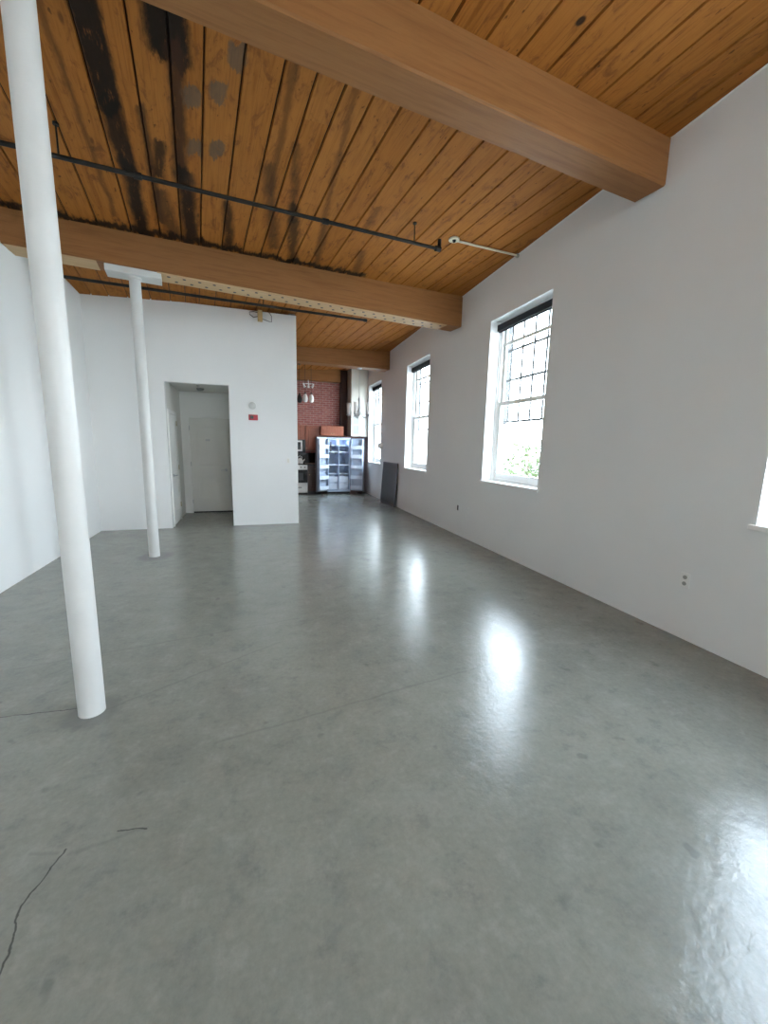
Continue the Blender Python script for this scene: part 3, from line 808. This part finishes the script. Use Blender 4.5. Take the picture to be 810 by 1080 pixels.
# refrigerator, both doors standing open
FX0, FX1, FY, FH = 2.36, 3.10, 12.42, 1.745
fr = thing('refrigerator', 'open refrigerator with pale blue interior and both doors swung wide', 'refrigerator', ((FX0 + FX1) / 2, FY, 0))
w = (FX1 - FX0) / 2
m = MB(); m.box(-w, -w + .05, 0, .60, .07, FH); m.box(w - .05, w, 0, .60, .07, FH); m.box(-w + .05, w - .05, 0, .60, FH - .05, FH); m.box(-w + .05, w - .05, 0, .60, .07, .13); m.box(-w + .05, w - .05, .56, .60, .13, FH - .05)
m.build('cabinet', M['darkdoor'], fr)
m = MB(); e = .006; a = -w + .05; b = w - .05
m.box(a, a + e, -.004, .56, .13, FH - .05); m.box(b - e, b, -.004, .56, .13, FH - .05); m.box(a, b, -.004, .56, FH - .056, FH - .05); m.box(a, b, -.004, .56, .13, .136); m.box(a, b, .553, .56, .136, FH - .056)
m.box(-w, a + e, -.006, .001, .07, FH); m.box(b - e, w, -.006, .001, .07, FH); m.box(a, b, -.006, .001, FH - .056, FH); m.box(a, b, -.006, .001, .07, .14)
m.build('liner', M['liner'], fr)
MB().box(-w + .02, w - .02, .03, .58, 0, .07).build('toe_grille', M['black'], fr)
MB().box(-.010, .012, -.004, .555, .136, FH - .056).build('divider', M['liner'], fr)
for (a, b) in ((-w + .058, -.012), (.014, w - .058)):
    for z in (.62, .90, 1.30, 1.50):
        m = MB(); m.box(a, b, .06, .55, z, z + .012); m.box(a, b, .05, .064, z - .012, z + .022); m.build('shelf', M['clearplastic'], fr)
    for z in (.15, .36):
        m = MB(); m.box(a + .01, b - .01, .04, .052, z, z + .19); m.box(a + .01, a + .016, .052, .54, z, z + .19); m.box(b - .016, b - .01, .052, .54, z, z + .19); m.box(a + .016, b - .016, .052, .54, z, z + .006)
        m.box((a + b) / 2 - .06, (a + b) / 2 + .06, .028, .042, z + .13, z + .15); m.build('crisper_drawer', M['clearplastic'], fr)
MB().box(-w + .09, -w + .13, -.02, .02, 1.32, 1.62, bevel=.006).build('control_strip', M['darkdoor'], fr)
def fridge_door(hx, ang, width, sgn):
    """leaf built along local +x from the hinge, inner face at local +y*sgn"""
    R = Matrix.Translation((hx, -.01, 0)) @ Matrix.Rotation(ang, 4, 'Z')
    def bx(mb, x0, x1, y0, y1, z0, z1, bev=0):
        ya, yb = sorted((y0 * sgn, y1 * sgn)); return mb.box(x0, x1, ya, yb, z0, z1, m=R, bevel=bev)
    d = bx(MB(), 0, width, -.055, 0, .09, FH, .012).build('fridge_door', M['darkdoor'], fr)
    m = MB(); bx(m, .02, width - .02, 0, .012, .11, FH - .02, .004); bx(m, .03, .045, .012, .09, .13, FH - .05); bx(m, width - .045, width - .03, .012, .09, .13, FH - .05)
    m.build('door_liner', M['liner'], d)
    for z in (.16, .48, .80, 1.12, 1.40):
        m = MB(); bx(m, .046, width - .046, .10, .106, z, z + .11); bx(m, .046, width - .046, .012, .10, z, z + .008); bx(m, .03, .046, .09, .106, z, z + .11); bx(m, width - .046, width - .03, .09, .106, z, z + .11)
        m.build('door_bin', M['clearplastic'], d)
    hh = [R @ Vector((width - .05, s * -sgn, z)) for s, z in ((.055, .62), (.085, .68), (.10, .80), (.105, .95), (.10, 1.10), (.085, 1.25), (.055, 1.32))]
    MB().tube([tuple(p) for p in hh], .016, 12).build('door_handle', M['darkdoor'], d, smooth=True)
fridge_door(-w + .0, PI + math.radians(34), .44, 1)
fridge_door(w - .0, -math.radians(27), .42, -1)
lampd = bpy.data.lights.new('refrigerator_lamp', 'AREA'); lampd.shape = 'RECTANGLE'; lampd.size = .5; lampd.size_y = .12; lampd.energy = 1.5; lampd.color = (.78, .88, 1.0)
lamp = bpy.data.objects.new('refrigerator_lamp', lampd); COL.objects.link(lamp); lamp.parent = fr; lamp.location = (0, .10, FH - .07)
M_l = NT('lamp_diffuser'); M_l.b.inputs['Emission Color'].default_value = (.8, .9, 1, 1); M_l.b.inputs['Emission Strength'].default_value = .4; M_l.base((.8, .85, .9))
MB().box(-.25, .25, .03, .17, FH - .062, FH - .057).build('lamp_cover', M_l.m, fr)

tag(MB().box(2.885, 3.10, YK - .12, YK - .002, 1.82, cz(3.0, YK) - .004, bevel=.006).build('dark_upright', M['cherrydark']), 'dark upright strip between the brick wall and the white corner chase', 'post')  # dark box standing in for the dark gap beside the chase
# white painted edge where the window wall meets the boards
m = MB()
for a, b in ((YB, 2.75), (3.12, 6.40), (6.78, 10.22), (10.68, YK)):
    m.tube([(xr(y) - .004, y, cz(xr(y), y) - .004) for y in (a, (a + b) / 2, b)], .007, 8)
struct(m.build('trim_2', M['trimw']))
# white chase and glazed cabinet in the corner over the fridge
CX0, CX1, CY = 3.13, xr(12.6) - .003, 12.50
struct(MB().prism([(CX0, CY), (xr(CY) - .002, CY), (xr(YK) - .002, YK - .002), (CX0, YK - .002)], 2.50, lambda x, y: cz(x, y) - .004).build('wall_chase', M['chase']))
gc = thing('glass_cabinet', 'white wall cabinet with small-paned glass door in the far corner', 'cabinet', ((CX0 + CX1) / 2, CY, 1.80))
w = (CX1 - CX0) / 2 - .004
MB().box(-w, w, .02, .50, 0, .695).build('body', M['chase'], gc)
m = MB()
for q in ((-w, -w + .055, 0, .69), (-.02, .03, 0, .69), (w - .055, w, 0, .69), (-w + .055, w - .055, 0, .06), (-w + .055, w - .055, .63, .69)): m.box(q[0], q[1], -.002, .02, q[2], q[3])
m.box(-w + .055, -.02, .002, .016, .335, .355); m.box(.03, w - .055, .004, .018, .06, .63)
dr = m.build('cabinet_door', M['cabwhite'], gc)
MB().box(-w + .05, -.015, .008, .013, .055, .635).build('door_glass', M['greyplastic'], dr)
MB().lathe([(0, .026), (.012, .022), (.006, .012), (.006, 0), (0, 0)], seg=14, m=Matrix.Translation((.005, -.002, .12)) @ RX).build('knob', M['steel'], dr, smooth=True)

# chandelier under the far beam
ch = thing('chandelier', 'small chandelier with white tube shades hanging from the far beam', 'chandelier', (2.82, 10.42, 3.465))
MB().lathe([(0, 0), (.065, 0), (.06, -.02), (.02, -.035), (0, -.035)], seg=24).build('canopy', M['steel'], ch, smooth=True)
MB().tube([(0, 0, -.03), (0, 0, -.72)], .007, 10).build('stem', M['steel'], ch)
MB().lathe([(0, -.72), (.02, -.73), (.034, -.79), (.018, -.86), (.03, -.95), (.04, -1.10), (.02, -1.17), (0, -1.2)], seg=20).build('hub', M['steel'], ch, smooth=True)
for k in range(5):
    a = 2 * PI * k / 5 + .35; c, s = math.cos(a), math.sin(a)
    arm = MB().tube([(c * .03, s * .03, -1.05), (c * .12, s * .12, -1.22), (c * .22, s * .22, -1.24), (c * .27, s * .27, -1.20), (c * .275, s * .275, -1.17)], .008, 10).build('arm', M['steel'], ch, smooth=True)
    MB().lathe([(0, -1.18), (.05, -1.18), (.055, -1.165), (.03, -1.155), (0, -1.155)], c=(c * .275, s * .275, 0), seg=18).build('cup', M['steel'], arm, smooth=True)
    MB().lathe([(.0, -1.155), (.040, -1.155), (.043, -1.0), (.050, -.87), (.046, -.87), (.038, -1.0), (.034, -1.148), (0, -1.148)], c=(c * .275, s * .275, 0), seg=20).build('shade', M['frost'], arm, smooth=True)

# pendants in front of the brick
def pendant(x, y, zc, label, shade):
    zt = cz(x, y)
    r = thing('pendant_lamp', label, 'lamp', (x, y, zt), 0, 'pendant lamps by the brick wall')
    L = zt - zc
    MB().lathe([(0, 0), (.05, 0), (.045, -.02), (0, -.025)], seg=20).build('canopy', M['black'], r, smooth=True)
    MB().tube([(0, 0, -.02), (0, 0, -L + .13)], .005, 8).build('cord', M['black'], r)
    MB().lathe([(0, -L + .15), (.022, -L + .15), (.028, -L + .10), (0, -L + .10)], seg=16).build('socket', M['black'], r, smooth=True)
    MB().lathe([(.028, -L + .11), (.058, -L + .06), (.074, -L - .02), (.066, -L - .08), (.035, -L - .115), (0, -L - .12)], seg=24).build('lamp_shade', shade, r, smooth=True)
pendant(1.655, 12.0, 2.82, 'left of the two small white glass pendants in front of the brick', M['frost'])
pendant(1.825, 12.0, 2.82, 'right one of the two small white glass pendants in front of the brick', M['frost'])
pendant(1.50, 12.05, 2.80, 'dark glass pendant at the partition edge, left of the white ones', M['darkplastic'])
# track light on the short beam
tl = thing('spot_bar', 'small white spotlight bar high in front of the brick wall', 'lamp', (1.86, 12.78, 3.32))
MB().box(-.17, .17, -.015, .015, .0, .022, bevel=.004).tube([(0, 0, .02), (0, .05, .12)], .012, 10).build('bar', M['whiteplastic'], tl)
for x, a in ((-.13, -.5), (0, .1), (.13, .55)):
    R = Matrix.Translation((x, -.01, -.045)) @ Matrix.Rotation(a, 4, 'Y') @ Matrix.Rotation(.5, 4, 'X')
    MB().lathe([(0, .045), (.022, .045), (.026, .0), (.040, -.055), (.034, -.055), (.020, -.01), (0, -.01)], seg=18, m=R).build('spot_head', M['whiteplastic'], tl, smooth=True)

# ------------------------------------------------------------------ outside
struct(MB().box(4.6, 120, -60, 140, -4.7, -4.5).build('ground', M['ground']))
def tree(label, x, y, h, rad, n, seed):
    rnd = random.Random(seed)
    r = thing('tree', label, 'tree', (x, y, -4.5), rnd.uniform(0, 6), 'trees outside the windows')
    t = MB(); t.tube([(0, 0, 0), (.1, .05, h * .35), (.05, -.05, h * .7), (0, 0, h * .92)], [.16, .13, .08, .03], 10)
    for k in range(7):
        a = k * 2.4; z = h * (.35 + .07 * k)
        t.tube([(.05, 0, z), (math.cos(a) * rad * .5, math.sin(a) * rad * .5, z + h * .08), (math.cos(a) * rad * .85, math.sin(a) * rad * .85, z + h * .14)], [.05, .03, .012], 6)
    t.build('trunk', M['bark'], r, smooth=True)
    bm = bmesh.new()
    for i in range(n):
        d = Vector((rnd.gauss(0, 1), rnd.gauss(0, 1), rnd.gauss(0, 1))).normalized() * (rnd.random() ** .45)
        c = Vector((d.x * rad, d.y * rad, h * .66 + d.z * h * .36))
        s = rnd.uniform(.09, .2); u = Vector((rnd.gauss(0, 1), rnd.gauss(0, 1), rnd.gauss(0, .6))).normalized(); v = u.orthogonal().normalized()
        v.rotate(Matrix.Rotation(rnd.uniform(0, 6.28), 3, u))
        k = v.cross(u) * .06
        bm.faces.new([bm.verts.new(c + q) for q in (u * s, v * s * .45 + k, -u * s, -v * s * .45 + k)])
    mb = MB(); mb.bm.free(); mb.bm = bm
    f = mb.build('foliage', M['leaf'], r)
tree('leafy tree outside the big window, left of the two', 12.3, 15.6, 6.4, 1.7, 900, 3)
tree('leafy tree outside the big window, right of the two', 15.3, 17.2, 7.0, 1.5, 800, 5)

# ------------------------------------------------------------------ daylight
wd = bpy.data.worlds.new('sky'); scene.world = wd; wd.use_nodes = True
nt = wd.node_tree; nt.nodes.clear()
out = nt.nodes.new('ShaderNodeOutputWorld'); bg = nt.nodes.new('ShaderNodeBackground')
tc = nt.nodes.new('ShaderNodeTexCoord'); sx = nt.nodes.new('ShaderNodeSeparateXYZ'); rp = nt.nodes.new('ShaderNodeValToRGB')
nt.links.new(tc.outputs['Generated'], sx.inputs[0]); nt.links.new(sx.outputs[2], rp.inputs[0]); nt.links.new(rp.outputs[0], bg.inputs[0]); nt.links.new(bg.outputs[0], out.inputs[0])
rp.color_ramp.elements[0].position = 0.0; rp.color_ramp.elements[0].color = (.86, .93, 1.0, 1)
rp.color_ramp.elements[1].position = .8; rp.color_ramp.elements[1].color = (.70, .83, 1.0, 1)
bg.inputs[1].default_value = 7.0
# portals guide the sampling of the sky through the openings
def portal(loc, rot, sy):
    d = bpy.data.lights.new('daylight_portal', 'AREA'); d.shape = 'RECTANGLE'; d.size = HEAD - SILL; d.size_y = sy; d.cycles.is_portal = True
    o = bpy.data.objects.new('daylight_portal', d); COL.objects.link(o); o.location = loc; o.rotation_euler = rot
for a, b in WIN:
    ym = (a + b) / 2
    portal((xr(ym) + .36, ym, (SILL + HEAD) / 2), (0, PI / 2, -AR), b - a)
for a, b in BW:
    portal(((a + b) / 2, YB - .36, (SILL + HEAD) / 2), (0, PI / 2, -PI / 2), b - a)

# ------------------------------------------------------------------ camera
F_PX, YAW, PIT, ROL = 425.83, .3293, .1607, -.0213
cyw, syw = math.cos(YAW), math.sin(YAW)
f = Vector((syw * math.cos(PIT), cyw * math.cos(PIT), -math.sin(PIT)))
r = Vector((cyw, -syw, 0)); d = f.cross(r)
r2 = r * math.cos(ROL) + d * math.sin(ROL); d2 = -r * math.sin(ROL) + d * math.cos(ROL)
cam = bpy.data.cameras.new('camera'); co = bpy.data.objects.new('camera', cam); COL.objects.link(co)
u = -d2; b = -f
co.matrix_world = Matrix(((r2.x, u.x, b.x, 0), (r2.y, u.y, b.y, 0), (r2.z, u.z, b.z, 1.5), (0, 0, 0, 1)))
cam.sensor_fit = 'HORIZONTAL'; cam.sensor_width = 36; cam.lens = 36 * F_PX / 810; cam.clip_start = .05; cam.clip_end = 400
scene.camera = co

vs = scene.view_settings
scene.display_settings.display_device = 'sRGB'
vs.view_transform = 'Standard'; vs.look = 'None'; vs.gamma = 1.0; vs.use_curve_mapping = False
vs.exposure = 1.88
scene.cycles.max_bounces = 16; scene.cycles.diffuse_bounces = 10; scene.cycles.glossy_bounces = 4; scene.cycles.transparent_max_bounces = 12
scene.cycles.use_denoising = True
scene.cycles.sample_clamp_indirect = 12
